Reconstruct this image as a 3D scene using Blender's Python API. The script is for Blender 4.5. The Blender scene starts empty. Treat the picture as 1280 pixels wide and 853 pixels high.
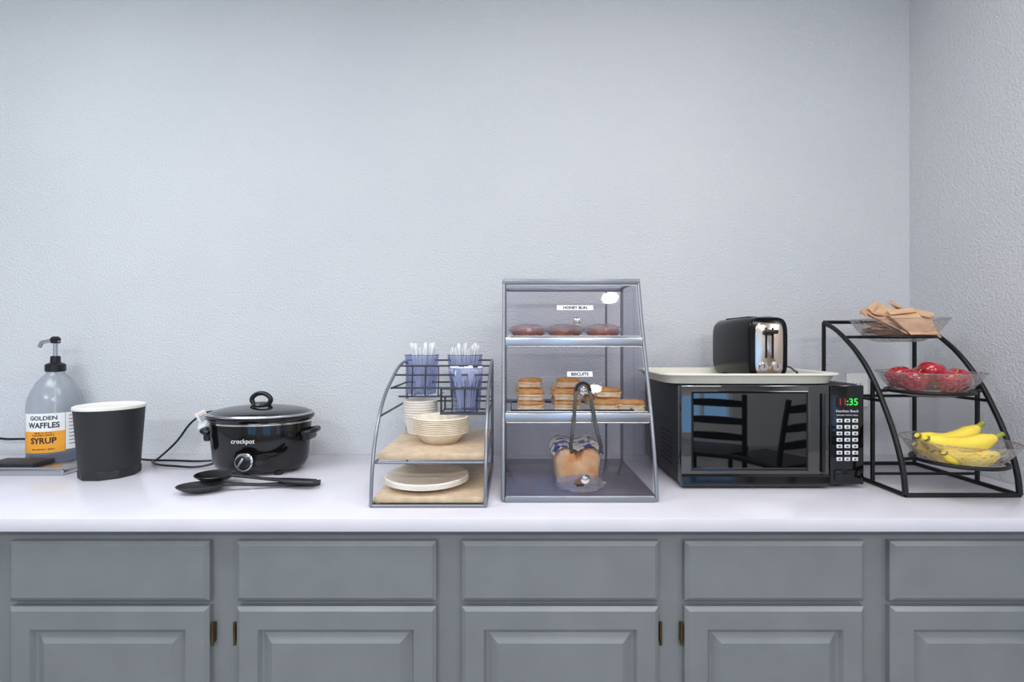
import bpy, bmesh, math, random
from mathutils import Vector, Matrix
random.seed(7)
scene = bpy.context.scene
scene.view_settings.view_transform = 'Standard'
pi = math.pi
Z0 = 0.91      # countertop height
WY = 1.72      # distance from the wall plane (y=0) to the photographer

# ------------------------------------------------------------ materials
def lin(c):
    out = []
    for v in c:
        v = v/255.0
        out.append(v/12.92 if v <= 0.04045 else ((v+0.055)/1.055)**2.4)
    return (out[0], out[1], out[2], 1.0)

def mat(name, rgb, rough=0.5, metal=0.0, var=None, bump=None, trans=0.0, ior=1.5, coat=0.0, emit=None, spec=None, sss=0.0):
    m = bpy.data.materials.new(name); m.use_nodes = True
    nt = m.node_tree; b = nt.nodes['Principled BSDF']
    b.inputs['Base Color'].default_value = lin(rgb)
    b.inputs['Roughness'].default_value = rough
    b.inputs['Metallic'].default_value = metal
    b.inputs['Transmission Weight'].default_value = trans
    b.inputs['IOR'].default_value = ior
    b.inputs['Coat Weight'].default_value = coat
    if sss: 
        b.inputs['Subsurface Weight'].default_value = sss
        b.inputs['Subsurface Scale'].default_value = 0.01
    if emit:
        b.inputs['Emission Color'].default_value = lin(emit[0]); b.inputs['Emission Strength'].default_value = emit[1]
    tc = nt.nodes.new('ShaderNodeTexCoord')
    if var:   # (scale, rgb2, lo, hi)
        n = nt.nodes.new('ShaderNodeTexNoise'); n.inputs['Scale'].default_value = var[0]; n.inputs['Detail'].default_value = 5
        nt.links.new(tc.outputs['Object'], n.inputs['Vector'])
        r = nt.nodes.new('ShaderNodeValToRGB')
        r.color_ramp.elements[0].position = var[2] if len(var) > 2 else 0.35
        r.color_ramp.elements[1].position = var[3] if len(var) > 3 else 0.65
        r.color_ramp.elements[0].color = lin(rgb); r.color_ramp.elements[1].color = lin(var[1])
        nt.links.new(n.outputs['Fac'], r.inputs['Fac']); nt.links.new(r.outputs['Color'], b.inputs['Base Color'])
    if bump:  # (scale, strength, dist)
        n = nt.nodes.new('ShaderNodeTexNoise'); n.inputs['Scale'].default_value = bump[0]; n.inputs['Detail'].default_value = 3
        nt.links.new(tc.outputs['Object'], n.inputs['Vector'])
        bp = nt.nodes.new('ShaderNodeBump'); bp.inputs['Strength'].default_value = bump[1]; bp.inputs['Distance'].default_value = bump[2]
        nt.links.new(n.outputs['Fac'], bp.inputs['Height']); nt.links.new(bp.outputs['Normal'], b.inputs['Normal'])
    return m

def thin(name, tint, gl=0.04, rough=0.03, milky=0.0, milk=(255,255,255), bump=None, edge=0.6, pw=3.0, vor=None):
    """thin clear plastic / glass sheet: angle dependent reflection over tinted transparency"""
    m = bpy.data.materials.new(name); m.use_nodes = True
    nt = m.node_tree; nt.nodes.clear()
    o = nt.nodes.new('ShaderNodeOutputMaterial')
    t = nt.nodes.new('ShaderNodeBsdfTransparent'); t.inputs[0].default_value = lin(tint)
    g = nt.nodes.new('ShaderNodeBsdfGlossy'); g.inputs['Roughness'].default_value = rough
    d = nt.nodes.new('ShaderNodeBsdfDiffuse'); d.inputs[0].default_value = lin(milk)
    tl_ = nt.nodes.new('ShaderNodeBsdfTranslucent'); tl_.inputs[0].default_value = lin(milk)
    md = nt.nodes.new('ShaderNodeMixShader'); md.inputs[0].default_value = 0.5
    nt.links.new(d.outputs[0], md.inputs[1]); nt.links.new(tl_.outputs[0], md.inputs[2])
    m1 = nt.nodes.new('ShaderNodeMixShader'); m1.inputs[0].default_value = milky
    nt.links.new(t.outputs[0], m1.inputs[1]); nt.links.new(md.outputs[0], m1.inputs[2])
    lw = nt.nodes.new('ShaderNodeLayerWeight'); lw.inputs['Blend'].default_value = 0.5
    pwn = nt.nodes.new('ShaderNodeMath'); pwn.operation = 'POWER'; pwn.inputs[1].default_value = pw
    nt.links.new(lw.outputs['Facing'], pwn.inputs[0])
    mm = nt.nodes.new('ShaderNodeMath'); mm.operation = 'MULTIPLY_ADD'; mm.inputs[1].default_value = edge; mm.inputs[2].default_value = gl; mm.use_clamp = True
    nt.links.new(pwn.outputs[0], mm.inputs[0])
    m2 = nt.nodes.new('ShaderNodeMixShader')
    nt.links.new(mm.outputs[0], m2.inputs[0]); nt.links.new(m1.outputs[0], m2.inputs[1]); nt.links.new(g.outputs[0], m2.inputs[2])
    nt.links.new(m2.outputs[0], o.inputs[0])
    if bump or vor:
        tc = nt.nodes.new('ShaderNodeTexCoord')
        if vor:
            n = nt.nodes.new('ShaderNodeTexVoronoi'); n.inputs['Scale'].default_value = vor[0]; src = n.outputs['Distance']; bb = vor
        else:
            n = nt.nodes.new('ShaderNodeTexNoise'); n.inputs['Scale'].default_value = bump[0]; src = n.outputs['Fac']; bb = bump
        nt.links.new(tc.outputs['Object'], n.inputs['Vector'])
        bp = nt.nodes.new('ShaderNodeBump'); bp.inputs['Strength'].default_value = bb[1]; bp.inputs['Distance'].default_value = bb[2]
        nt.links.new(src, bp.inputs['Height'])
        nt.links.new(bp.outputs['Normal'], g.inputs['Normal']); nt.links.new(bp.outputs['Normal'], lw.inputs['Normal'])
    return m

M = {}
M['wall'] = mat('wall_paint', (206,207,209), 0.65, bump=(150,0.6,0.006), var=(3,(203,204,207)))
M['ceil'] = mat('ceiling_paint', (225,227,230), 0.9, bump=(60,0.2,0.004))
M['floor'] = mat('floor_tile', (150,142,134), 0.4, var=(6,(128,122,116)))
M['cab'] = mat('cabinet_paint', (119,123,125), 0.34, bump=(35,0.12,0.002), var=(12,(124,128,130)))
M['cabdark'] = mat('cabinet_recess', (60,63,68), 0.6, var=(10,(70,72,76)))
M['quartz'] = mat('white_quartz', (222,219,226), 0.24, var=(7,(215,212,221),0.3,0.75))
M['black'] = mat('black_plastic', (16,16,18), 0.35, bump=(200,0.05,0.001))
M['blackgloss'] = mat('black_gloss', (9,9,11), 0.07, ior=1.5, var=(5,(12,12,14)))
M['toasterblack'] = mat('toaster_black', (10,10,12), 0.16, ior=1.28, var=(5,(14,14,16)))
M['door_glass'] = mat('microwave_door_gloss', (6,7,10), 0.02, ior=2.05, var=(5,(7,8,11)))
M['blackmatte'] = mat('black_matte', (32,33,36), 0.55, bump=(300,0.15,0.001))
M['steel'] = mat('brushed_steel', (190,190,194), 0.28, 1.0, bump=(90,0.05,0.001))
M['chrome'] = mat('chrome', (225,222,220), 0.08, 1.0, var=(20,(215,212,210)))
M['bronze'] = mat('polished_end_plate', (225,205,190), 0.18, 1.0, var=(15,(210,195,182)))
M['greymetal'] = mat('grey_powdercoat', (138,141,148), 0.35, 0.6, bump=(120,0.05,0.001))
M['darkwire'] = mat('dark_wire', (72,74,82), 0.35, 0.7, bump=(120,0.05,0.001))
M['ironblk'] = mat('black_iron', (20,20,22), 0.45, 0.3, bump=(150,0.1,0.001))
M['white'] = mat('white_plastic', (240,240,238), 0.4, var=(20,(234,234,233)))
M['paper'] = mat('white_paper', (240,233,222), 0.8, var=(30,(230,222,210)))
M['ivory'] = mat('paper_bowl', (244,233,213), 0.8, var=(30,(232,217,193)))
M['tray'] = mat('cream_tray', (226,222,208), 0.35, var=(15,(221,216,202)))
M['wood'] = mat('laminate_wood', (212,188,160), 0.45, var=(40,(192,168,140)), bump=(80,0.05,0.001))
M['ink'] = mat('black_ink', (28,26,28), 0.6, var=(20,(34,32,34)))
M['brass'] = mat('aged_brass', (120,100,60), 0.4, 0.9, var=(30,(90,75,48)))
M['smoke'] = thin('smoked_acrylic', (224,222,229), gl=0.035, edge=0.25)
M['smoke2'] = thin('smoked_acrylic_side', (232,232,237), gl=0.03, edge=0.3)
M['clear'] = thin('clear_acrylic', (246,247,249), gl=0.02, edge=0.15)
M['cup'] = thin('blue_tint_cup', (208,214,238), gl=0.06, milky=0.18, milk=(172,184,222), edge=0.45)
M['bowlglass'] = thin('textured_glass', (242,238,238), gl=0.05, rough=0.08, milky=0.15, milk=(226,218,216), vor=(80,0.9,0.006), edge=0.6, pw=2.0)
M['bag'] = thin('clear_bag', (252,252,254), gl=0.04, rough=0.12, milky=0.05, bump=(60,1.0,0.012), edge=0.35, pw=2.5)
M['bagfold'] = thin('crumpled_bag_plastic', (248,248,252), gl=0.12, rough=0.14, milky=0.22, milk=(236,238,244), bump=(90,1.0,0.012), edge=0.4, pw=2.0)
M['lidglass'] = thin('lid_glass', (60,66,66), gl=0.12, milky=0.2, milk=(50,54,54), edge=0.7, pw=2.5)
M['jug'] = thin('jug_plastic', (230,233,236), gl=0.04, rough=0.2, milky=0.28, milk=(224,228,233), edge=0.3)
M['jugblue'] = mat('syrup_blue', (48,66,100), 0.2, var=(8,(60,80,118)))
M['orange'] = mat('label_orange', (246,170,54), 0.6, var=(20,(240,162,48)))
M['shelfbase'] = mat('case_floor', (118,108,120), 0.12, var=(10,(102,94,106)))
M['bun'] = mat('glazed_bun', (226,160,130), 0.3, var=(40,(188,116,88)), coat=0.5)
M['biscuit'] = mat('biscuit_crust', (230,176,100), 0.7, var=(35,(206,138,66)), bump=(90,0.4,0.003))
M['crumb'] = mat('biscuit_side', (252,236,200), 0.85, var=(60,(240,212,160)), bump=(120,0.5,0.003))
M['crust'] = mat('bread_crust', (236,160,84), 0.6, var=(28,(252,214,158)), bump=(80,0.3,0.003))
M['printblue'] = mat('bag_print', (52,68,140), 0.35, var=(42,(244,236,214),0.45,0.48))
M['apple'] = mat('apple_skin', (150,14,34), 0.2, var=(14,(190,44,54)), coat=0.4)
M['banana'] = mat('banana_skin', (250,220,76), 0.45, var=(12,(238,212,84)), sss=0.05)
M['bananatip'] = mat('banana_tip', (160,170,64), 0.6, var=(30,(120,112,44)))
M['kraft'] = mat('kraft_paper', (216,176,140), 0.8, var=(20,(196,154,118)), bump=(60,0.3,0.003))
M['green_led'] = mat('green_led', (20,120,40), 0.5, emit=((60,255,90),0.8))
M['red_led'] = mat('red_led', (120,30,20), 0.5, emit=((255,70,40),0.3))
M['button'] = mat('button_white', (218,221,227), 0.5, var=(20,(208,211,217)))
M['chairwood'] = mat('dark_chair_wood', (14,12,12), 0.6, var=(30,(20,17,16)))
M['doorgap'] = mat('slot_dark', (4,4,5), 0.8, var=(10,(6,6,7)))
M['potrim'] = mat('white_liner', (236,232,224), 0.5, var=(12,(228,224,216)))

# ------------------------------------------------------------ geometry helpers
def empty(name, loc, rotz=0):
    e = bpy.data.objects.new(name, None); e.location = loc; e.rotation_euler = (0,0,rotz)
    e.empty_display_size = 0.05
    scene.collection.objects.link(e); return e

def finish(name, bm, m, parent=None, loc=(0,0,0), rot=(0,0,0), smooth=False, angle=None):
    bmesh.ops.recalc_face_normals(bm, faces=bm.faces)
    me = bpy.data.meshes.new(name); bm.to_mesh(me); bm.free()
    mats = m if isinstance(m, (list, tuple)) else [m]
    for x in mats: me.materials.append(x)
    if smooth:
        for p in me.polygons: p.use_smooth = True
    o = bpy.data.objects.new(name, me); scene.collection.objects.link(o)
    if smooth:
        try: me.set_sharp_from_angle(angle=angle or math.radians(40))
        except Exception: pass
    o.location = loc; o.rotation_euler = rot
    if parent: o.parent = parent
    return o

def box(name, size, loc, m, parent=None, bevel=0.0, rot=(0,0,0), seg=2):
    bm = bmesh.new(); bmesh.ops.create_cube(bm, size=1.0)
    bmesh.ops.scale(bm, vec=size, verts=bm.verts)
    if bevel > 0: bmesh.ops.bevel(bm, geom=bm.edges[:], offset=bevel, segments=seg, profile=0.5, affect='EDGES')
    return finish(name, bm, m, parent, loc, rot, smooth=bevel > 0, angle=math.radians(35))

def sheet(name, pts, m, parent=None):
    bm = bmesh.new(); bm.faces.new([bm.verts.new(p) for p in pts]); return finish(name, bm, m, parent)

def loft(name, rings, m, parent=None, loc=(0,0,0), rot=(0,0,0), cap0=True, cap1=True, smooth=True, jitter=0, angle=None, matfn=None):
    bm = bmesh.new(); R = []
    for ring in rings:
        R.append([bm.verts.new((p[0]+random.uniform(-jitter,jitter), p[1]+random.uniform(-jitter,jitter), p[2]+random.uniform(-jitter,jitter))) for p in ring])
    n = len(R[0])
    for i in range(len(R)-1):
        for j in range(n):
            f = bm.faces.new((R[i][j], R[i][(j+1)%n], R[i+1][(j+1)%n], R[i+1][j]))
            if matfn: f.material_index = matfn(i)
    if cap0: bm.faces.new(R[0])
    if cap1:
        f = bm.faces.new(R[-1])
        if matfn: f.material_index = matfn(len(R)-2)
    return finish(name, bm, m, parent, loc, rot, smooth, angle)

def ell(a, b, z, n=48, p=2.0, cx=0, cy=0):
    out = []
    for i in range(n):
        t = 2*pi*i/n; c, s = math.cos(t), math.sin(t)
        out.append((cx+a*math.copysign(abs(c)**(2/p), c), cy+b*math.copysign(abs(s)**(2/p), s), z))
    return out

def lathe(name, prof, m, parent=None, loc=(0,0,0), rot=(0,0,0), n=48, cap0=True, cap1=True, ratio=1.0, **k):
    return loft(name, [ell(r, r*ratio, z, n) for r, z in prof], m, parent, loc, rot, cap0, cap1, **k)

def tube(name, pts, r, m, parent=None, cyclic=False, smooth=True, loc=(0,0,0), rot=(0,0,0), res=3):
    cu = bpy.data.curves.new(name+'_c', 'CURVE'); cu.dimensions = '3D'; cu.bevel_depth = r; cu.bevel_resolution = res
    cu.use_fill_caps = True; cu.resolution_u = 8
    if smooth:
        s = cu.splines.new('BEZIER'); s.bezier_points.add(len(pts)-1)
        for bp_, p in zip(s.bezier_points, pts):
            bp_.co = p; bp_.handle_left_type = 'AUTO'; bp_.handle_right_type = 'AUTO'
    else:
        s = cu.splines.new('POLY'); s.points.add(len(pts)-1)
        for sp, p in zip(s.points, pts): sp.co = (p[0], p[1], p[2], 1)
    s.use_cyclic_u = cyclic
    tmp = bpy.data.objects.new('tmp', cu); scene.collection.objects.link(tmp)
    bpy.context.view_layer.update()
    dg = bpy.context.evaluated_depsgraph_get()
    me = bpy.data.meshes.new_from_object(tmp.evaluated_get(dg))
    bpy.data.objects.remove(tmp); bpy.data.curves.remove(cu)
    me.materials.clear(); me.materials.append(m); me.name = name
    for p in me.polygons: p.use_smooth = True
    o = bpy.data.objects.new(name, me); scene.collection.objects.link(o)
    o.location = loc; o.rotation_euler = rot
    if parent: o.parent = parent
    return o

def text(name, body, size, loc, m, parent=None, rot=(pi/2,0,0), wrap=None, bold=0.0, sx=1.0):
    cu = bpy.data.curves.new(name+'_f', 'FONT'); cu.body = body; cu.size = size; cu.align_x = 'CENTER'; cu.align_y = 'CENTER'
    cu.extrude = 0.0002; cu.offset = bold; cu.resolution_u = 3
    tmp = bpy.data.objects.new('tmp', cu); scene.collection.objects.link(tmp)
    bpy.context.view_layer.update()
    me = bpy.data.meshes.new_from_object(tmp.evaluated_get(bpy.context.evaluated_depsgraph_get()))
    bpy.data.objects.remove(tmp); bpy.data.curves.remove(cu)
    for v in me.vertices: v.co.x *= sx
    if wrap:      # wrap=(radius, angle0): bend on a vertical cylinder, centred angle0
        R, a0 = wrap
        for v in me.vertices:
            a = a0 + v.co.x/R; rr = R + v.co.z
            v.co = Vector((rr*math.cos(a), rr*math.sin(a), v.co.y))
        rot = (0,0,0)
    me.materials.clear(); me.materials.append(m); me.name = name
    o = bpy.data.objects.new(name, me); scene.collection.objects.link(o)
    o.location = loc; o.rotation_euler = rot
    if parent: o.parent = parent
    return o

def rect_rings(x0, x1, z0, z1, steps):
    out = []
    for ins, y in steps:
        out.append([(x0+ins,y,z0+ins),(x1-ins,y,z0+ins),(x1-ins,y,z1-ins),(x0+ins,y,z1-ins)])
    return out

# ------------------------------------------------------------ room shell
XR = 1.385; XL = -3.6; XRR = 3.8; YB = -5.2; CH = 2.75
box('wall_back', (XRR-XL, 0.12, CH), ((XRR+XL)/2, 0.06, CH/2), M['wall'])
box('wall_right', (0.12, 0.95, CH), (XR+0.06, -0.475, CH/2), M['wall'])
box('wall_left', (0.12, -YB, CH), (XL-0.06, YB/2, CH/2), M['wall'])
box('wall_far_right', (0.12, -YB, CH), (XRR+0.06, YB/2, CH/2), M['wall'])
box('floor', (XRR-XL+0.3, -YB+0.3, 0.1), ((XRR+XL)/2, YB/2, -0.05), M['floor'])
box('ceiling', (XRR-XL+0.3, -YB+0.3, 0.1), ((XRR+XL)/2, YB/2, CH+0.05), M['ceil'])
wf = empty('wall_front', (0, YB, 0))
wins = [(-2.6,-1.4),(-0.4,0.8),(2.0,2.75)]
edges = [XL] + [v for w in wins for v in w] + [XRR]
for i in range(0, len(edges), 2):
    box('pier_%d'%i, (edges[i+1]-edges[i], 0.12, CH), ((edges[i]+edges[i+1])/2, -0.06, CH/2), M['wall'], wf)
for i, w in enumerate(wins):
    box('sill_wall_%d'%i, (w[1]-w[0], 0.12, 0.3), ((w[0]+w[1])/2, -0.06, 0.15), M['wall'], wf)
    box('head_wall_%d'%i, (w[1]-w[0], 0.12, CH-2.1), ((w[0]+w[1])/2, -0.06, (CH+2.1)/2), M['wall'], wf)
    e = empty('window_%d'%(i+1), ((w[0]+w[1])/2, YB-0.06, 1.2))
    W = w[1]-w[0]
    for s in (-1,1):
        box('jamb', (0.05,0.08,1.8), (s*(W/2-0.025),0,0), M['white'], e, 0.004)
        box('rail', (W-0.1,0.08,0.05), (0,0,s*(0.9-0.025)), M['white'], e, 0.004)
    box('mullion', (0.04,0.06,1.7), (0,0,0), M['white'], e, 0.004)
    box('transom', (W-0.1,0.05,0.04), (0,0,0), M['white'], e, 0.004)
    h = W/2-0.05
    sheet('pane', [(-h,0.0,-0.85),(h,0.0,-0.85),(h,0.0,0.85),(-h,0.0,0.85)], M['clear'], e)

def troffer(x, y, sx, sy, power, col=(0.97,0.985,1.0)):
    e = empty('ceiling_light', (x, y, CH))
    for s in (-1,1):
        box('frame_side', (0.03, sy+0.06, 0.02), (s*(sx/2+0.015),0,-0.01), M['white'], e, 0.003)
        box('frame_end', (sx, 0.03, 0.02), (0,s*(sy/2+0.015),-0.01), M['white'], e, 0.003)
    l = bpy.data.lights.new('lamp_panel', 'AREA'); l.shape = 'RECTANGLE'; l.size = sx; l.size_y = sy; l.energy = power; l.color = col
    o = bpy.data.objects.new('lamp_panel', l); scene.collection.objects.link(o); o.parent = e; o.location = (0,0,-0.012)
def downlight(x, y, power):
    e = empty('recessed_downlight', (x, y, CH))
    tube('trim_ring', [(0.065*math.cos(2*pi*i/24),0.065*math.sin(2*pi*i/24),-0.006) for i in range(24)], 0.006, M['white'], e, cyclic=True)
    l = bpy.data.lights.new('lamp_disc', 'AREA'); l.shape = 'DISK'; l.size = 0.11; l.energy = power; l.color = (1.0,0.97,0.93)
    o = bpy.data.objects.new('lamp_disc', l); scene.collection.objects.link(o); o.parent = e; o.location = (0,0,-0.008)
troffer(-1.5, -1.25, 1.2, 0.6, 28, (0.88,0.95,1.0))
troffer(0.4, -1.15, 1.2, 0.5, 17, (0.99,0.99,1.0))
troffer(-1.4, -3.6, 1.2, 0.6, 54)
troffer(0.8, -3.7, 1.2, 0.6, 62, (1.0,0.985,0.97))
troffer(2.8, -3.2, 0.6, 1.2, 36)
downlight(0.66, -2.62, 2.0); downlight(0.66, -1.80, 2.0); downlight(-0.6, -2.2, 3)

# ------------------------------------------------------------ counter and cabinets
cab = empty('base_cabinet', (0,0,0))
x0c, x1c = -2.55, XR-0.002
box('face_frame', (x1c-x0c, 0.02, 0.78), ((x0c+x1c)/2, -0.576, 0.49), M['cab'], cab)
box('carcass', (x1c-x0c, 0.56, 0.78), ((x0c+x1c)/2, -0.285, 0.49), M['cabdark'], cab)
box('toe_kick', (x1c-x0c, 0.50, 0.10), ((x0c+x1c)/2, -0.255, 0.05), M['cabdark'], cab)
fronts = [(-2.16,-1.71),(-1.65,-1.20),(-1.14,-0.687),(-0.625,-0.172),(-0.114,0.3325),(0.392,0.799),(0.858,1.31)]
for i, (a, b) in enumerate(fronts):
    loft('drawer_front_%d'%i, rect_rings(a,b,0.716,0.8515,[(0,-0.586),(0,-0.599),(0.003,-0.601),(0.009,-0.605)]), M['cab'], cab, smooth=False)
    loft('door_%d'%i, rect_rings(a,b,0.14,0.7033,[(0,-0.586),(0,-0.599),(0.003,-0.601),(0.009,-0.605),(0.050,-0.605),(0.056,-0.596),(0.062,-0.594),(0.082,-0.604)]), M['cab'], cab, smooth=False)
for hx in (-0.681, -0.631, 0.3385, 0.386):
    for hz in (0.64, 0.2):
        box('hinge', (0.006,0.012,0.045), (hx,-0.590,hz), M['brass'], cab, 0.002)
        tube('hinge_pin', [(hx,-0.597,hz-0.026),(hx,-0.597,hz+0.026)], 0.0032, M['brass'], cab, smooth=False)
box('countertop', (XR-0.002-x0c, 0.618, 0.03), ((x0c+XR-0.002)/2, -0.311, Z0-0.015), M['quartz'], None, 0.002)

def P(x, d, z):   # room coordinates from: x, distance in front of photographer plane, height above counter
    return (x, d-WY, Z0+z)
def cord(name, pts, r, m, parent):
    b = Vector(parent.location)
    return tube(name, [tuple(Vector(p)-b) for p in pts], r, m, parent)

# ------------------------------------------------------------ wall outlet
e = empty('wall_outlet', (1.20, -0.0005, Z0+0.225))
box('cover_plate', (0.072,0.006,0.115), (0,-0.003,0), M['white'], e, 0.002)
for s in (-1,1):
    box('receptacle', (0.034,0.004,0.028), (0,-0.008,s*0.02), M['potrim'], e, 0.0015)
    for t in (-1,1): box('slot', (0.002,0.001,0.009), (t*0.006,-0.0102,s*0.02), M['doorgap'], e)

# ------------------------------------------------------------ griddle tray, left
e = empty('drip_tray', P(-1.455, 1.505, 0))
box('tray_body', (0.27,0.105,0.016), (0,0,0.008), M['steel'], e, 0.004)
box('dark_insert', (0.15,0.075,0.014), (-0.055,0.010,0.0225), M['blackmatte'], e, 0.004)
box('front_lip', (0.262,0.006,0.006), (0,-0.047,0.019), M['steel'], e, 0.002)
cord('appliance_cord', [P(-1.575,1.512,0.028),P(-1.72,1.60,0.02),P(-1.85,1.66,0.06), P(-1.72,1.68,0.062), P(-1.62,1.69,0.045), P(-1.60,1.695,0.0065)], 0.004, M['black'], e)

# ------------------------------------------------------------ syrup jug
e = empty('syrup_jug', P(-1.512, 1.635, 0))
lathe('body', [(0.064,0.0),(0.070,0.004),(0.072,0.012),(0.072,0.175),(0.0715,0.19),(0.068,0.21),(0.060,0.235),(0.047,0.262),(0.033,0.28),(0.024,0.29),(0.022,0.30)], M['jug'], e)
lathe('syrup_level', [(0.060,0.003),(0.0695,0.006),(0.0708,0.012),(0.0708,0.034),(0.060,0.034)], M['jugblue'], e)
lathe('cap', [(0.025,0.295),(0.027,0.297),(0.027,0.318),(0.022,0.322),(0.014,0.325),(0.013,0.345),(0.009,0.347)], M['black'], e, n=32)
tube('pump_stem', [(0,0,0.34),(0,0,0.39)], 0.006, M['steel'], e, smooth=False)
tube('dip_tube', [(0,0,0.30),(0,0,0.04)], 0.004, M['white'], e, smooth=False)
tube('pump_spout', [(0.012,0,0.392),(0,0,0.398),(-0.03,0,0.394),(-0.045,0,0.39),(-0.052,0,0.376)], 0.006, M['steel'], e)
lathe('pump_head', [(0.010,0.388),(0.013,0.39),(0.014,0.404),(0.008,0.411)], M['black'], e, n=24)
acam = math.atan2(-1.635, 1.512) - 0.10
def band(name, R, a0, a1, z0, z1, m, par):
    bm = bmesh.new(); n = 24; lo=[]; hi=[]
    for i in range(n+1):
        a = a0+(a1-a0)*i/n
        lo.append(bm.verts.new((R*math.cos(a),R*math.sin(a),z0))); hi.append(bm.verts.new((R*math.cos(a),R*math.sin(a),z1)))
    for i in range(n): bm.faces.new((lo[i],lo[i+1],hi[i+1],hi[i]))
    return finish(name, bm, m, par, smooth=True)
band('label_white', 0.0730, acam-1.2, acam+0.42, 0.108, 0.165, M['white'], e)
band('label_orange', 0.0730, acam-1.2, acam+0.42, 0.040, 0.108, M['orange'], e)
band('label_info', 0.0730, acam+0.44, acam+1.15, 0.045, 0.165, M['white'], e)
LA = acam-0.33
text('label_text_1', 'GOLDEN', 0.018, (0,0,0.150), M['ink'], e, wrap=(0.0735, LA), bold=0.0004)
text('label_text_2', 'WAFFLES', 0.024, (0,0,0.127), M['ink'], e, wrap=(0.0735, LA), bold=0.0006, sx=0.85)
text('label_text_3', 'SYRUP', 0.026, (0,0,0.078), M['ink'], e, wrap=(0.0735, LA), bold=0.0007, sx=0.9)
text('label_text_4', 'ready to serve\nGOLDEN MAPLE', 0.008, (0,0,0.100), M['ink'], e, wrap=(0.0735, LA))
text('label_text_5', 'net contents 1 gallon', 0.007, (0,0,0.052), M['ink'], e, wrap=(0.0735, LA))
for k in range(9):
    text('label_info_%d'%k, 'nutrition facts', 0.006, (0,0,0.155-0.0115*k), M['ink'], e, wrap=(0.0735, acam+0.78))

# ------------------------------------------------------------ black bucket with a pale lid rim
e = empty('utensil_bucket', P(-1.190, 1.462, 0))
loft('foot', [ell(0.072,0.072,0.0,10),ell(0.074,0.074,0.003,10),ell(0.075,0.075,0.022,10),ell(0.071,0.071,0.026,10)], M['blackmatte'], e, smooth=False)
lathe('pot', [(0.070,0.022),(0.073,0.028),(0.084,0.188),(0.0850,0.196),(0.0845,0.199),(0.0815,0.199),(0.080,0.19),(0.078,0.17)], M['blackmatte'], e, cap1=False)
lathe('liner', [(0.070,0.05),(0.0775,0.17),(0.0825,0.1985),(0.0868,0.1985),(0.0875,0.2015),(0.0868,0.2065),(0.083,0.2085),(0.078,0.2080),(0.074,0.205),(0.03,0.204),(0.001,0.204)], M['potrim'], e)

# ------------------------------------------------------------ slow cooker
SX, SD = -0.773, 1.522
e = empty('slow_cooker', P(SX, SD, 0))
K = 1.035
def el2(a, b, z): return ell(a*K, b, z)
for (fx,fy) in ((-0.08,-0.055),(0.08,-0.055),(-0.08,0.055),(0.08,0.055)):
    lathe('foot', [(0.012,0),(0.012,0.012)], M['black'], e, loc=(fx,fy,0), n=16)
loft('housing', [el2(0.112,0.076,0.008),el2(0.120,0.083,0.010),el2(0.129,0.090,0.018),el2(0.136,0.096,0.035),el2(0.142,0.102,0.10),el2(0.145,0.105,0.148),el2(0.143,0.104,0.152)], M['blackgloss'], e)
loft('steel_band', [el2(0.145,0.106,0.148),el2(0.148,0.109,0.150),el2(0.148,0.109,0.155),el2(0.145,0.106,0.157)], M['chrome'], e)
loft('stoneware_rim', [el2(0.143,0.104,0.15),el2(0.147,0.108,0.157),el2(0.153,0.114,0.163),el2(0.154,0.115,0.168),el2(0.151,0.112,0.171),el2(0.140,0.102,0.170),el2(0.130,0.092,0.12),el2(0.10,0.07,0.05)], M['blackgloss'], e)
loft('lid_rim', [el2(0.146,0.108,0.171),el2(0.150,0.111,0.172),el2(0.151,0.112,0.175),el2(0.148,0.110,0.178),el2(0.143,0.105,0.178)], M['steel'], e, cap0=False, cap1=False)
loft('lid_glass', [el2(0.145,0.107,0.175),el2(0.135,0.098,0.184),el2(0.11,0.08,0.190),el2(0.07,0.05,0.196),el2(0.03,0.022,0.199),el2(0.004,0.003,0.200)], M['lidglass'], e)
lathe('lid_knob_base', [(0.026,0.197),(0.028,0.200),(0.024,0.206),(0.012,0.208)], M['black'], e, n=24)
tube('lid_knob', [(-0.024,0,0.203),(-0.029,0,0.216),(-0.016,0,0.231),(0.0,0,0.235),(0.016,0,0.231),(0.029,0,0.216),(0.024,0,0.203)], 0.0070, M['black'], e)
for s in (-1,1):
    tube('side_handle', [(s*0.140,-0.035,0.118),(s*0.158,-0.033,0.122),(s*0.168,-0.02,0.124),(s*0.170,0.0,0.124),(s*0.168,0.02,0.124),(s*0.158,0.033,0.122),(s*0.140,0.035,0.118)], 0.008, M['black'], e)
    box('handle_web', (0.02,0.075,0.03), (s*0.148,0,0.108), M['black'], e, 0.006)
lathe('dial_ring', [(0.026,0),(0.0265,0.003),(0.024,0.005),(0.022,0.005)], M['chrome'], e, loc=(0,-0.097,0.047), rot=(pi/2-0.10,0,0), n=32)
lathe('dial', [(0.019,0.004),(0.018,0.016),(0.016,0.018)], M['black'], e, loc=(0,-0.097,0.047), rot=(pi/2-0.10,0,0), n=32)
box('dial_grip', (0.007,0.008,0.032), (0,-0.118,0.048), M['steel'], e, 0.002, rot=(-0.1,0.5,0))
text('brand_text', 'crockpot', 0.0185, (0,-0.1055,0.107), M['white'], e, rot=(pi/2-0.07,0,0))
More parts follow.
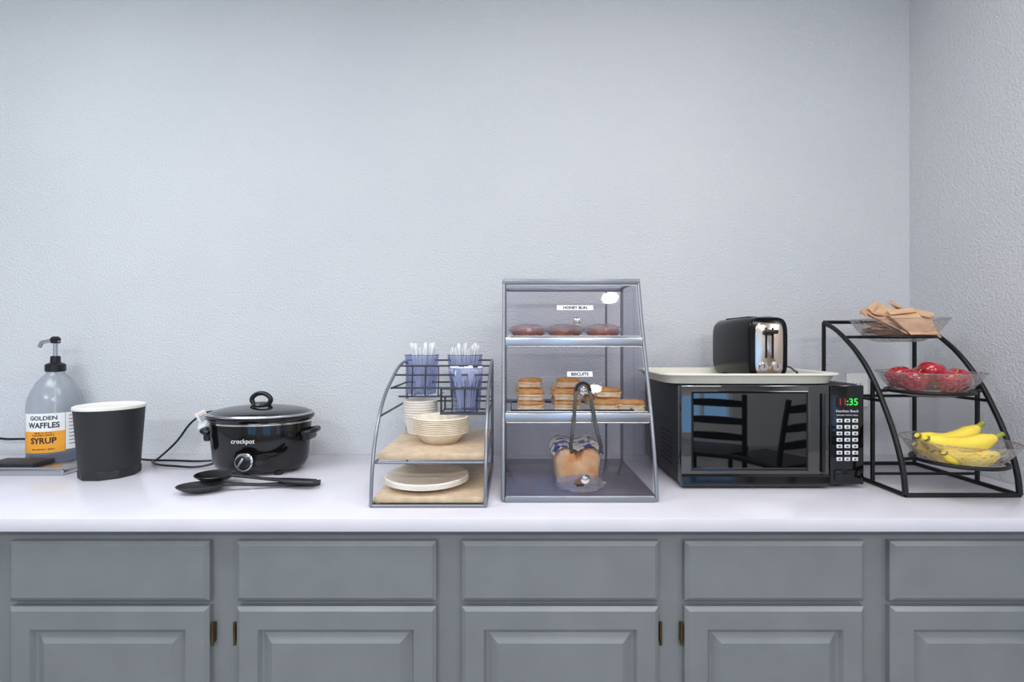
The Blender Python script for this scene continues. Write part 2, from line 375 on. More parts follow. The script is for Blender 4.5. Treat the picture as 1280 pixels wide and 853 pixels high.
cord('power_cord', [P(-0.90,1.56,0.03),P(-0.94,1.53,0.012),P(-1.05,1.53,0.0085),P(-1.15,1.58,0.0085),P(-1.17,1.64,0.010),P(-1.14,1.67,0.05),P(-1.08,1.685,0.13),P(-1.02,1.69,0.155),P(-0.98,1.69,0.14),P(-0.95,1.66,0.06),P(-0.93,1.62,0.012),P(-0.97,1.60,0.0085),P(-1.1,1.60,0.0085),P(-1.22,1.62,0.0085),P(-1.26,1.66,0.0085)], 0.0035, M['black'], e)
e2 = empty('cord_tag', (P(-1.058,1.672,0.146)))
box('tag_paper', (0.034,0.0008,0.036), (0.008,0,-0.005), M['white'], e2, rot=(0.1,-0.5,0.2))
box('tag_paper_2', (0.022,0.0008,0.045), (0.008,0.004,-0.028), M['white'], e2, rot=(-0.1,0.25,0.1))
for k in range(4):
    box('tag_print_%d'%k, (0.022,0.0006,0.002), (0.007+0.003*k,-0.0018,0.003-0.006*k), M['ink'] if k else M['orange'], e2, rot=(0.1,-0.5,0.2))

# ------------------------------------------------------------ spoons
def spoon(loc, rotz, matl, w=0.034, ln=0.047):
    e = empty('serving_spoon', loc, rotz); m = matl
    n=28; rings=[]
    prof = [(0.0,0.003),(0.35,0.0045),(0.7,0.010),(0.93,0.018),(1.0,0.021),(1.03,0.0195),(0.97,0.0155),(0.72,0.007),(0.37,0.002),(0.0,0.0005)]
    for f,z in prof:
        rings.append([(ln*max(f,0.001)*math.cos(2*pi*i/n), w*max(f,0.001)*math.sin(2*pi*i/n), z) for i in range(n)])
    loft('bowl', rings, m, e)
    pts = [(ln*0.95,0.019,0.009),(ln+0.02,0.017,0.008),(ln+0.08,0.012,0.0065),(ln+0.13,0.010,0.009),(ln+0.16,0.009,0.0135),(ln+0.215,0.0085,0.0155),(ln+0.235,0.0085,0.012)]
    rr = []
    for x,z,wd in pts:
        rr.append([(x, wd*math.cos(2*pi*i/16), z+min(wd*0.55,0.0065)*math.sin(2*pi*i/16)) for i in range(16)])
    loft('handle', rr, m, e)
    return e
spoon(P(-0.812,1.352,0.012), -0.12, M['black'], w=0.046, ln=0.053)
spoon(P(-0.812,1.290,0.0), 0.22, M['blackmatte'], w=0.038, ln=0.058)

# ------------------------------------------------------------ plate & bowl rack
RX, RD = -0.199, 1.37
e = empty('plate_rack', P(RX, RD, 0))
def L(x, d, z): return (x-RX, d-RD, z)
xl, xr = -0.335, -0.063
side = [(1.172,0.0045),(1.176,0.05),(1.19,0.11),(1.225,0.18),(1.29,0.245),(1.38,0.29),(1.47,0.322),(1.575,0.335)]
for x in (xl, xr):
    tube('side_arc', [L(x,d,z) for d,z in side], 0.0045, M['greymetal'], e)
    tube('rear_post', [L(x,1.575,0.004),L(x,1.575,0.335)], 0.0042, M['greymetal'], e, smooth=False)
    tube('base_rail', [L(x,1.172,0.0045),L(x,1.575,0.0045)], 0.0042, M['greymetal'], e, smooth=False)
    tube('mid_rail', [L(x,1.20,0.100),L(x,1.575,0.100)], 0.003, M['greymetal'], e, smooth=False)
    tube('upper_rail', [L(x,1.26,0.205),L(x,1.575,0.205)], 0.003, M['darkwire'], e, smooth=False)
    tube('upper_rail_2', [L(x,1.37,0.265),L(x,1.575,0.265)], 0.003, M['darkwire'], e, smooth=False)
for d,z in ((1.172,0.0045),(1.575,0.0045),(1.20,0.100),(1.575,0.100)):
    tube('cross_bar', [L(xl,d,z),L(xr,d,z)], 0.0032, M['greymetal'], e, smooth=False)
box('lower_board', (0.264,0.31,0.014), L((xl+xr)/2,1.335,0.0155), M['wood'], e, 0.002)
box('middle_board', (0.264,0.35,0.015), L((xl+xr)/2,1.39,0.1105), M['wood'], e, 0.002)
for d,z in ((1.575,0.335),(1.47,0.322),(1.38,0.265),(1.575,0.265),(1.40,0.300),(1.575,0.205),(1.46,0.232)):
    tube('basket_wire', [L(xl,d,z),L(xr,d,z)], 0.0028, M['darkwire'], e, smooth=False)
for i in range(1,7):
    x = xl+(xr-xl)*i/7
    tube('basket_vert', [L(x,1.47,0.322),L(x,1.46,0.232),L(x,1.575,0.232)], 0.0018, M['darkwire'], e, smooth=False)
tube('basket_mid', [L(xr-0.135,1.38,0.196),L(xr,1.38,0.196)], 0.0028, M['darkwire'], e, smooth=False)
tube('basket_mid', [L(xr-0.135,1.45,0.196),L(xr,1.45,0.196)], 0.0028, M['darkwire'], e, smooth=False)
tube('basket_mid', [L(xr-0.135,1.38,0.265),L(xr-0.135,1.38,0.196),L(xr-0.135,1.46,0.196),L(xr-0.135,1.46,0.232)], 0.0028, M['darkwire'], e, smooth=False)
for i in range(1,4):
    x = xr-0.135+0.135*i/4
    tube('basket_mid_vert', [L(x,1.356,0.265),L(x,1.356,0.196)], 0.0018, M['darkwire'], e, smooth=False)
tube('basket_mid', [L(xr-0.135,1.356,0.196),L(xr,1.356,0.196)], 0.0028, M['darkwire'], e, smooth=False)
tube('basket_mid', [L(xr-0.135,1.356,0.265),L(xr,1.356,0.265)], 0.0028, M['darkwire'], e, smooth=False)

e = empty('paper_plate_stack', P(-0.222, 1.292, 0.0228))
for k in range(5):
    z = k*0.0022
    lathe('plate_%d'%k, [(0.068,z),(0.075,z+0.001),(0.092,z+0.012),(0.107,z+0.0155),(0.1085,z+0.0135),(0.1085,z+0.0165),(0.106,z+0.0178),(0.091,z+0.014),(0.073,z+0.0028),(0.002,z+0.0025)], M['paper'], e)
e = empty('paper_bowl_stack', P(-0.197, 1.368, 0.1182))
for k in range(9):
    z = k*0.0048
    lathe('bowl_%d'%k, [(0.045,z),(0.048,z+0.001),(0.068,z+0.024),(0.0745,z+0.029),(0.077,z+0.0285),(0.077,z+0.0305),(0.072,z+0.0315),(0.066,z+0.027),(0.046,z+0.004),(0.002,z+0.0035)], M['ivory'], e)
e = empty('foam_bowl_stack', P(-0.276, 1.490, 0.1182))
for k in range(7):
    z = k*0.0075
    lathe('bowl_%d'%k, [(0.036,z),(0.038,z+0.001),(0.049,z+0.05),(0.052,z+0.052),(0.052,z+0.055),(0.049,z+0.056),(0.036,z+0.004),(0.002,z+0.0035)], M['paper'], e, n=36)
def cutlery_cup(x, d, z, R, H, n, stick, kind):
    e = empty('cutlery_cup', P(x,d,z))
    lathe('cup', [(0.002,0.001),(R*0.80,0),(R*0.83,0.002),(R,H)], M['cup'], e, n=36, cap0=False, cap1=False)
    tube('cup_rim', [(R*math.cos(2*pi*i/24),R*math.sin(2*pi*i/24),H) for i in range(24)], 0.0012, M['cup'], e, cyclic=True)
    for i in range(n):
        a = random.uniform(0,2*pi); r = R*0.62*math.sqrt(random.random()); a2 = a+random.uniform(-.5,.5); r2 = min(R*0.84, r*1.2+0.006)
        p0 = Vector((r*0.8*math.cos(a), r*0.8*math.sin(a), 0.008)); p1 = Vector((r2*math.cos(a2), r2*math.sin(a2), H+stick*random.uniform(0.45,1.0)))
        tube(('straw_%d' if kind=='straw' else 'fork_handle_%d')%i, [p0,p1], 0.0028, M['white'], e, smooth=False, res=1)
        if kind == 'spoon' or i % 3 == 0:
            dirv = (p1-p0).normalized(); rr=[]
            for t,w in ((-0.02,0.003),(-0.005,0.008),(0.012,0.0095),(0.022,0.006)):
                c = p1+dirv*t*(0.6 if kind=='straw' else 1)
                rr.append([(c.x+w*(0.6 if kind=='straw' else 1)*math.cos(2*pi*j/10), c.y+0.0018*math.sin(2*pi*j/10), c.z) for j in range(10)])
            loft('utensil_head_%d'%i, rr, M['white'], e)
cutlery_cup(-0.277, 1.518, 0.2352, 0.052, 0.118, 24, 0.026, 'straw')
cutlery_cup(-0.145, 1.522, 0.2352, 0.054, 0.118, 24, 0.026, 'straw')
cutlery_cup(-0.130, 1.408, 0.1992, 0.047, 0.120, 14, -0.03, 'spoon')

# ------------------------------------------------------------ bakery display case
CXC, CD = 0.167, 1.42
e = empty('bakery_display_case', P(CXC, CD, 0))
def L(x, d, z): return (x-CXC, d-CD, z)
xl, xr = -0.022, 0.356
prof = [(0.0,1.212),(0.1,1.232),(0.2,1.262),(0.3,1.298),(0.4,1.337),(0.5,1.372),(0.567,1.393)]
def fd(z):
    for (z0,d0),(z1,d1) in zip(prof, prof[1:]):
        if z <= z1: return d0+(d1-d0)*(z-z0)/(z1-z0)
    return prof[-1][1]
DB = 1.60
for x in (xl, xr):
    tube('front_post', [L(x,d,max(z,0.0055)) for z,d in prof], 0.005, M['greymetal'], e)
    tube('rear_post', [L(x,DB,0.0055),L(x,DB,0.567)], 0.005, M['greymetal'], e, smooth=False)
    tube('top_rail', [L(x,1.393,0.567),L(x,DB,0.567)], 0.005, M['greymetal'], e, smooth=False)
    tube('base_rail', [L(x,1.212,0.0055),L(x,DB,0.0055)], 0.005, M['greymetal'], e, smooth=False)
    xx = x + (0.006 if x == xl else -0.006)
    sheet('side_panel', [L(xx, fd(z)+0.006, z) for z in [0.01+i*0.055 for i in range(11)]]+[L(xx, DB-0.004, 0.56),L(xx, DB-0.004, 0.01)], M['smoke2'], e)
w = xr-xl-0.012; xc = (xl+xr)/2
box('top_bar', (w+0.02,0.016,0.016), L(xc,1.393,0.563), M['greymetal'], e, 0.002)
sheet('top_panel', [L(xl+.006,1.40,.566),L(xr-.006,1.40,.566),L(xr-.006,DB,.566),L(xl+.006,DB,.566)], M['clear'], e)
box('rear_bar', (w,0.01,0.012), L(xc,DB,0.562), M['greymetal'], e, 0.002)
tube('rear_mid_post', [L(0.305,DB,0.012),L(0.305,DB,0.558)], 0.0035, M['greymetal'], e, smooth=False)
for z in (0.395, 0.2015):
    dz = fd(z)
    box('shelf_bar', (w+0.004,0.010,0.024), L(xc,dz-0.002,z-0.001), M['steel'], e, 0.002)
    sheet('shelf_glass', [L(xl+.006,dz+.01,z+.0085),L(xr-.006,dz+.01,z+.0085),L(xr-.006,DB,z+.0085),L(xl+.006,DB,z+.0085)], M['clear'], e)
    tube('tray_edge', [L(xl+0.02,dz+0.022,z+0.014),L(xr-0.04,dz+0.022,z+0.014),L(xr-0.04,dz+0.2,z+0.014),L(xl+0.02,dz+0.2,z+0.014)], 0.0022, M['darkwire'], e, smooth=False, cyclic=True)
    box('rear_shelf_bar', (w,0.008,0.012), L(xc,DB-0.002,z), M['greymetal'], e, 0.002)
box('floor_panel', (w,DB-1.222,0.008), L(xc,(DB+1.225)/2,0.010), M['shelfbase'], e, 0.001)
box('base_bar', (w+0.004,0.010,0.012), L(xc,1.212,0.007), M['greymetal'], e, 0.002)
def panel(name, z0, z1, off=-0.004):
    a, b = fd(z0)+off, fd(z1)+off
    sheet(name, [L(xl+0.008,a,z0),L(xr-0.008,a,z0),L(xr-0.008,b,z1),L(xl+0.008,b,z1)], M['smoke'], e)
for nm,z0,z1 in (('door_upper',0.409,0.552),('door_middle',0.215,0.381),('door_lower',0.014,0.188)):
    panel(nm, z0, z1)
    for z in (z0, z1):
        tube('door_edge', [L(xl+0.008,fd(z)-0.004,z),L(xr-0.008,fd(z)-0.004,z)], 0.0013, M['steel'], e, smooth=False)
def knob(x, z):
    d = fd(z)-0.004
    lathe('door_knob', [(0.004,0),(0.004,0.008),(0.009,0.011),(0.0115,0.016),(0.010,0.021),(0.004,0.024),(0.0005,0.0245)], M['chrome'], e, loc=L(x,d,z), rot=(pi/2+0.2,0,0), n=24)
knob(0.176, 0.452); knob(0.183, 0.272); knob(0.178, 0.062)
tl = -math.atan2(0.07,0.2)
def label(x, z, w, txt):
    d = fd(z)-0.0055
    box('label_card', (w,0.0006,0.014), L(x,d,z), M['white'], e, rot=(tl,0,0))
    text('label_text', txt, 0.0115, L(x,d-0.0012,z), M['ink'], e, rot=(pi/2+tl,0,0), bold=0.0003)
label(0.174, 0.488, 0.100, 'HONEY BUN'); label(0.178, 0.309, 0.066, 'BISCUITS')

for i, x in enumerate((0.046, 0.152, 0.262)):
    eb = empty('honey_bun', P(x, 1.425, 0.4065), rotz=random.uniform(-.3,.3))
    lathe('bun', [(0.020,0.001),(0.040,0.003),(0.048,0.014),(0.045,0.026),(0.034,0.032),(0.022,0.030),(0.014,0.0325),(0.006,0.030),(0.001,0.030)], M['bun'], eb, ratio=0.85, jitter=0.0008)
    rr = []
    for x_, a, b in ((-0.065,0.034,0.001),(-0.055,0.036,0.010),(-0.03,0.042,0.018),(0,0.044,0.019),(0.03,0.042,0.018),(0.055,0.036,0.010),(0.065,0.034,0.001)):
        rr.append([(x_*0.85, a*math.cos(2*pi*j/20), 0.0205+b*math.sin(2*pi*j/20)) for j in range(20)])
    loft('wrapper', rr, M['bagfold'], eb, jitter=0.0015)
def biscuit(x, d, z, s=1.0, th=1.0):
    eb = empty('biscuit', P(x,d,z), rotz=random.uniform(-.2,.2))
    R = 0.036*s; q = 5.0
    loft('crumb', [ell(R*0.95,R*0.75,0,28,q),ell(R,R*0.8,0.004,28,q),ell(R*0.96,R*0.76,0.009,28,q),ell(R*1.01,R*0.8,0.013,28,q),ell(R*0.97,R*0.77,0.016,28,q)], M['crumb'], eb, jitter=0.0014)
    loft('top_crust', [ell(R*0.98,R*0.78,0.0155,28,q),ell(R*1.0,R*0.8,0.019,28,q),ell(R*0.9,R*0.7,0.0235,28,q*0.8),ell(R*0.5,R*0.4,0.0260,28,2.6),ell(0.001,0.001,0.0265,28)], M['biscuit'], eb, jitter=0.0012)
zs = 0.2105
for (x,d,lv) in ((0.050,1.335,2),(0.054,1.400,3),(0.150,1.335,2),(0.156,1.400,3),(0.248,1.335,1),(0.322,1.340,1),(0.270,1.400,2),(0.052,1.465,2),(0.152,1.465,2),(0.250,1.465,2)):
    for k in range(lv):
        biscuit(x+(random.uniform(-.005,.005) if k else 0), d+0.004*k, zs+0.0272*k, 1.0-0.03*k)
# bread loaf in a printed clear bag
BX, BD = 0.172, 1.345
e = empty('bread_loaf', P(BX, BD, 0.0145))
def bread_sec(y, s=1.0, grow=0.0, zoff=0.0, dip=0.0):
    pts = [(-0.050,0.0),(-0.025,-0.001),(0.0,0.0),(0.025,-0.001),(0.050,0.0),(0.055,0.01),(0.057,0.04),(0.060,0.060),(0.060,0.080),(0.051,0.096),(0.036,0.104),(0.019,0.103),(0.006,0.097),(0.0,0.093),(-0.006,0.097),(-0.019,0.103),(-0.036,0.104),(-0.051,0.096),(-0.060,0.080),(-0.060,0.060),(-0.057,0.04),(-0.055,0.01)]
    cz = 0.050; out=[]
    for x,z in pts:
        if abs(x) < 0.012 and z > 0.05: z -= dip
        x2 = x*s*1.04+(math.copysign(grow,x) if x else 0); z2 = max(cz+(z-cz)*s + (grow if z>cz else -grow), 0.0)
        out.append((x2, y, z2+zoff))
    return out
loft('loaf', [bread_sec(-0.076,0.30,0,0.006,0.02),bread_sec(-0.074,0.62,0,0.005,0.022),bread_sec(-0.068,0.82,0,0.004,0.02),bread_sec(-0.058,0.92,0,0.003,0.016),bread_sec(-0.035,0.955,0,0.002,0.010)]
     +[bread_sec(-0.02+0.02*k,0.955 if k%2 else 0.935,0,0.002,0.008) for k in range(5)]+[bread_sec(0.078,0.85,0,0.003),bread_sec(0.086,0.5,0,0.004)], M['crust'], e, jitter=0.0008, angle=math.radians(70))
loft('bag', [bread_sec(-0.080,0.80,0,0.004),bread_sec(-0.072,1.0,0.001,0.001),bread_sec(-0.03,1.0,0.004),bread_sec(0.02,1.0,0.003),bread_sec(0.085,1.0,0.003),bread_sec(0.095,0.7,0,0.004)], M['bag'], e, jitter=0.0015, cap0=False)
bm = bmesh.new(); cols=[]
for y,s_,g_ in ((-0.068,0.97,0.003),(-0.05,1.0,0.0065),(-0.02,1.0,0.0065),(0.015,1.0,0.0065),(0.045,1.0,0.0065),(0.075,1.0,0.0065)):
    sec = bread_sec(y,s_,g_)[8:19]
    cols.append([bm.verts.new((p[0]+random.uniform(-.0015,.0015), y, p[2]+random.uniform(-.0015,.0015)+0.002)) for p in sec])
for a,b in zip(cols, cols[1:]):
    for j in range(len(cols[0])-1): bm.faces.new((a[j],a[j+1],b[j+1],b[j]))
finish('bag_print', bm, M['printblue'], e, smooth=True)
rr=[]
for y,a,zc,b in ((-0.081,0.056,0.022,0.020),(-0.088,0.044,0.022,0.018),(-0.092,0.024,0.022,0.013),(-0.095,0.014,0.022,0.010),(-0.100,0.038,0.023,0.018),(-0.105,0.062,0.024,0.023)):
    rr.append([(a*math.cos(2*pi*j/30)*(1+0.16*math.sin(j*2.5)), y, zc+b*math.sin(2*pi*j/30)*(1+0.04*math.sin(j*3.1))) for j in range(30)])
loft('bag_tail', rr, M['bagfold'], e, jitter=0.0010, cap0=False, cap1=False)

# hanging tongs
e = empty('serving_tongs', P(0.183, 1.265, 0.27))
def L2(x,d,z): return (x-0.183, d-1.265, z-0.27)
def strip(name, pts, wd, th, m, par):
    rr=[]
    for i,p in enumerate(pts):
        a = Vector(pts[max(i-1,0)]); b = Vector(pts[min(i+1,len(pts)-1)]); t=(b-a).normalized()
        side_ = Vector((0,1,0.0)); nrm = t.cross(side_).normalized(); s2_ = nrm.cross(t).normalized()
        c = Vector(p)
        rr.append([tuple(c+s2_*wd*u+nrm*th*v) for u,v in ((-.5,-.5),(.5,-.5),(.5,.5),(-.5,.5))])
    loft(name, rr, m, par, smooth=False)
arc = []
for i in range(9):
    a = pi*i/8
    arc.append((0.183+0.018*math.cos(a), 1.274, 0.266+0.022*math.sin(a)))
right = [(0.203,1.268,0.245),(0.206,1.260,0.225),(0.210,1.245,0.19),(0.216,1.236,0.16),(0.222,1.230,0.135),(0.220,1.226,0.116)]
left = [(0.163,1.268,0.245),(0.160,1.260,0.225),(0.156,1.245,0.19),(0.151,1.236,0.16),(0.146,1.230,0.135),(0.149,1.226,0.116)]
strip('tong_body', [L2(*p) for p in (list(reversed(right))+arc+left)], 0.012, 0.0080, M['black'], e)

# ------------------------------------------------------------ microwave
MX, MD = 0.698, 1.322
e = empty('microwave_oven', P(MX, MD, 0))
for (fx,fy) in ((-0.2,0.05),(0.2,0.05),(-0.2,0.32),(0.2,0.32)):
    lathe('foot', [(0.014,0),(0.014,0.012)], M['black'], e, loc=(fx,fy,0), n=16)
box('casing', (0.49,0.335,0.268), (0,0.193,0.145), M['blackmatte'], e, 0.004)
box('door', (0.397,0.028,0.266), (-0.0465,0.014,0.144), M['door_glass'], e, 0.003)
box('control_panel', (0.091,0.028,0.266), (0.1995,0.014,0.144), M['blackgloss'], e, 0.003)
loft('window_bezel', rect_rings(-0.218,0.095,0.048,0.262,[(0,0.0),(0,-0.0012),(0.002,-0.0018),(0.005,-0.0012),(0.005,-0.0006)]), M['blackgloss'], e, smooth=False, cap1=False)
box('window', (0.301,0.002,0.202), (-0.0615,-0.0004,0.155), M['door_glass'], e)
loft('bottom_lip', [[(x,y,z) for (y,z) in ((0.0,0.040),(-0.006,0.034),(-0.008,0.014),(-0.002,0.006),(0.01,0.006),(0.01,0.040))] for x in (-0.244,0.150)], M['blackgloss'], e, smooth=False)
box('door_grip', (0.010,0.006,0.215), (0.135,-0.002,0.150), M['black'], e, 0.003)
for i in range(7):
    for j in range(5):
        box('vent', (0.001,0.012,0.005), (-0.2452,0.08+j*0.022,0.05+i*0.014), M['doorgap'], e)
box('clock_window', (0.060,0.001,0.028), (0.1995,-0.0004,0.232), M['doorgap'], e)
text('clock_digits', ':35', 0.026, (0.213,-0.0012,0.232), M['green_led'], e, bold=0.0003)
text('clock_digits_dim', '11', 0.026, (0.187,-0.0012,0.232), M['red_led'], e)
text('maker_text', 'Hamilton Beach', 0.0095, (0.1995,-0.0008,0.208), M['button'], e)
for r in range(1,8):
    for c in range(3):
        box('button_%d_%d'%(r,c), (0.015,0.0016,0.0095), (0.1995+(c-1)*0.021,-0.0006,0.200-r*0.0172), M['button'], e, 0.0006)
        box('button_mark_%d_%d'%(r,c), (0.006,0.0004,0.004), (0.1995+(c-1)*0.021,-0.0015,0.200-r*0.0172), M['ink'], e)
text('button_row', 'POPCORN  POTATO  PIZZA', 0.0045, (0.1995,-0.0008,0.197), M['button'], e)
box('open_button', (0.070,0.004,0.030), (0.1995,-0.001,0.036), M['blackgloss'], e, 0.003)

# ------------------------------------------------------------ serving tray
e = empty('serving_tray', P(0.652, 1.480, 0.2795))
a, b = 0.252, 0.160
rr = [ell(a*0.88,b*0.86,0,56,7),ell(a*0.91,b*0.90,0.001,56,7),ell(a*0.955,b*0.95,0.022,56,7),ell(a*0.99,b*0.99,0.026,56,7),ell(a,b,0.0235,56,7),ell(a*1.003,b*1.003,0.0265,56,7),ell(a*0.99,b*0.99,0.029,56,7),ell(a*0.945,b*0.94,0.0255,56,7),ell(a*0.90,b*0.885,0.005,56,7),ell(a*0.86,b*0.84,0.0035,56,7)]
loft('tray_shell', rr, M['tray'], e)
# ------------------------------------------------------------ toaster
e = empty('toaster', P(0.708, 1.362, 0.2832), rotz=0.0)
def tsec(y, w, z0, z1, p=5):
    return [(q[0], y, (z0+z1)/2+q[1]) for q in ell(w/2,(z1-z0)/2,0,40,p)]
for (fx,fy) in ((-0.035,0.03),(0.035,0.03),(-0.035,0.2),(0.035,0.2)):
    box('foot', (0.016,0.016,0.011), (fx,fy,0.0057), M['black'], e, 0.002)
loft('shell', [tsec(0.0,0.100,0.015,0.172),tsec(0.004,0.109,0.010,0.178),tsec(0.02,0.113,0.008,0.181),tsec(0.12,0.115,0.008,0.182),tsec(0.225,0.113,0.008,0.181),tsec(0.246,0.108,0.012,0.176),tsec(0.252,0.095,0.02,0.164)], M['toasterblack'], e)
loft('end_plate', [tsec(0.001,0.077,0.020,0.163,6),tsec(-0.003,0.077,0.020,0.163,6),tsec(-0.0045,0.073,0.022,0.161,6)], M['bronze'], e)
for s in (-1,1):
    box('lever_slot', (0.006,0.002,0.085), (s*0.009,-0.0042,0.108), M['doorgap'], e, 0.0005)
box('lever', (0.036,0.016,0.012), (0,-0.013,0.138), M['black'], e, 0.004)
for s in (-1,1):
    lathe('dial', [(0.012,0),(0.012,0.007),(0.0105,0.009)], M['chrome'], e, loc=(s*0.018,-0.0045,0.042), rot=(pi/2,0,0), n=24)
    box('dial_mark', (0.002,0.001,0.01), (s*0.018,-0.0138,0.044), M['ink'], e)
for s in (-1,1):
    box('bread_slot', (0.022,0.15,0.004), (s*0.022,0.12,0.181), M['doorgap'], e)
cord('toaster_cord', [P(0.72,1.608,0.30),P(0.80,1.60,0.2905),P(0.82,1.55,0.290),P(0.84,1.50,0.290),P(0.83,1.45,0.292),P(0.855,1.50,0.308),P(0.885,1.62,0.318)], 0.0032, M['black'], e)

# ------------------------------------------------------------ fruit stand
FX, FD = 1.139, 1.40
e = empty('fruit_stand', P(FX, FD, 0))
def L(x, d, z): return (x-FX, d-FD, z)
xl, xr = 0.995, 1.284
arc = [(1.248,0.0070),(1.255,0.06),(1.28,0.14),(1.318,0.22),(1.36,0.29),(1.41,0.35),(1.47,0.40),(1.53,0.437),(1.57,0.452)]
for x in (xl, xr):
    tube('side_arc', [L(x,d,z) for d,z in arc], 0.0068, M['ironblk'], e)
    tube('rear_leg', [L(x,1.575,0.006),L(x,1.575,0.456)], 0.0058, M['ironblk'], e, smooth=False)
    tube('middle_leg', [L(x,1.362,0.006),L(x,1.362,0.285)], 0.0055, M['ironblk'], e, smooth=False)
    tube('base_rail', [L(x,1.248,0.006),L(x,1.575,0.006)], 0.0058, M['ironblk'], e, smooth=False)
tube('base_front', [L(xl,1.248,0.006),L(xr,1.248,0.006)], 0.0058, M['ironblk'], e, smooth=False)
tube('base_rear', [L(xl,1.575,0.006),L(xr,1.575,0.006)], 0.0058, M['ironblk'], e, smooth=False)
tube('base_mid', [L(xl,1.362,0.03),L(xr,1.362,0.03)], 0.004, M['ironblk'], e, smooth=False)
tube('top_rear', [L(xl,1.575,0.456),L(xr,1.575,0.456)], 0.0058, M['ironblk'], e, smooth=False)
tiers = [(1.262,0.077),(1.350,0.245),(1.458,0.393)]
FXB = 1.139
def arcd(z):
    for (d0,z0),(d1,z1) in zip(arc, arc[1:]):
        if z <= z1: return d0+(d1-d0)*(z-z0)/(z1-z0)
    return arc[-1][0]
for d,z in tiers:
    zz = z+0.015
    pts = [(FXB-FX+0.094*math.cos(2*pi*i/32), d-FD+0.094*math.sin(2*pi*i/32), zz) for i in range(32)]
    tube('bowl_hoop', pts, 0.005, M['ironblk'], e, cyclic=True)
    for s,x in ((-1,xl),(1,xr)):
        tube('hoop_arm', [L(x,arcd(zz),zz),L(FXB+s*0.091,d+0.02,zz)], 0.0045, M['ironblk'], e, smooth=False)
tube('rear_cross', [L(xl,arcd(0.235),0.235),L(xl,1.45,0.235),L(xr,1.45,0.235),L(xr,arcd(0.235),0.235)], 0.0045, M['ironblk'], e, smooth=False)

def glass_bowl(d, z):
    eb = empty('glass_bowl', P(FXB, d, z))
    prof = [(0.001,0.0),(0.045,0.0),(0.062,0.004),(0.086,0.020),(0.104,0.042),(0.1150,0.062),(0.1185,0.066)]
    n = 72; rings = []
    for r,zz in prof:
        rings.append([(r*math.cos(2*pi*i/n), r*math.sin(2*pi*i/n), zz) for i in range(n)])
    loft('bowl', rings, M['bowlglass'], eb, cap0=False, cap1=False, angle=math.radians(80))
    tube('rim', [(0.1187*math.cos(2*pi*i/48), 0.1187*math.sin(2*pi*i/48), 0.066) for i in range(48)], 0.0018, M['bowlglass'], eb, cyclic=True)
for d,z in tiers: glass_bowl(d,z)

def banana(loc, rot, R=0.085, a0=-1.0, a1=1.0, r=0.0165):
    eb = empty('banana', loc); eb.rotation_euler = rot
    rr=[]; N=30
    for i in range(N+1):
        t=i/N; a=a0+(a1-a0)*t
        s_ = math.sin(pi*min(max((t-0.02)/0.90,0.0),1.0))
        w = r*(0.30+0.70*min(1.0, s_*1.9)**0.8)
        if t > 0.90: w = r*0.30
        c = Vector((R*math.sin(a), 0, R-R*math.cos(a))); nx = Vector((-math.sin(a),0,math.cos(a)))
        rr.append([tuple(c+nx*w*math.sin(2*pi*j/10+0.3)+Vector((0,1,0))*w*math.cos(2*pi*j/10+0.3)) for j in range(10)])
    loft('skin', rr, [M['banana'],M['bananatip']], eb, matfn=lambda i: 1 if (i>=N-3 or i==0) else 0, angle=math.radians(70))
db, zb = tiers[0]
banana(P(1.130,db-0.046,zb+0.0255),(0.35,0.0,0.06), R=0.14, a0=-0.60, a1=0.60, r=0.0190)
banana(P(1.135,db-0.006,zb+0.0225),(0.1,0.0,0.12), R=0.14, a0=-0.60, a1=0.62, r=0.0190)
banana(P(1.140,db+0.038,zb+0.0255),(-0.25,-0.02,0.05), R=0.14, a0=-0.60, a1=0.60, r=0.0190)
banana(P(1.122,db-0.026,zb+0.0580),(0.35,-0.03,0.02), R=0.19, a0=-0.53, a1=0.56, r=0.0205)
banana(P(1.130,db+0.018,zb+0.0610),(0.1,-0.10,0.12), R=0.17, a0=-0.56, a1=0.66, r=0.0205)
def apple(x,d,z,s=1.0,rot=(0,0,0)):
    eb = empty('apple', P(x,d,z)); eb.rotation_euler = rot
    pr = [(0.001,0.008),(0.008,0.004),(0.016,0.0),(0.024,0.005),(0.031,0.018),(0.036,0.034),(0.036,0.046),(0.031,0.058),(0.021,0.065),(0.013,0.064),(0.006,0.058),(0.001,0.054)]
    lathe('fruit', [(r*s,zz*s) for r,zz in pr], M['apple'], eb, n=32, angle=math.radians(80))
    tube('stem', [(0,0,0.054*s),(0.001,0,0.064*s),(0.004,0.001,0.073*s)], 0.0013, M['bananatip'], eb)
da, za = tiers[1]
apple(1.078,da-0.012,za+0.0150,0.88,(0.25,0.25,0))
apple(1.138,da-0.055,za+0.0145,0.90,(0.35,0.1,0.4))
apple(1.200,da-0.016,za+0.0170,0.88,(0.2,-0.25,0.3))
apple(1.108,da+0.050,za+0.0200,0.88,(-0.3,0.0,1.3))
apple(1.176,da+0.052,za+0.0200,0.88,(-0.2,0.1,0.3))
apple(1.140,da+0.002,za+0.0330,0.90,(0.2,0.1,0.9))
dp, zp = tiers[2]
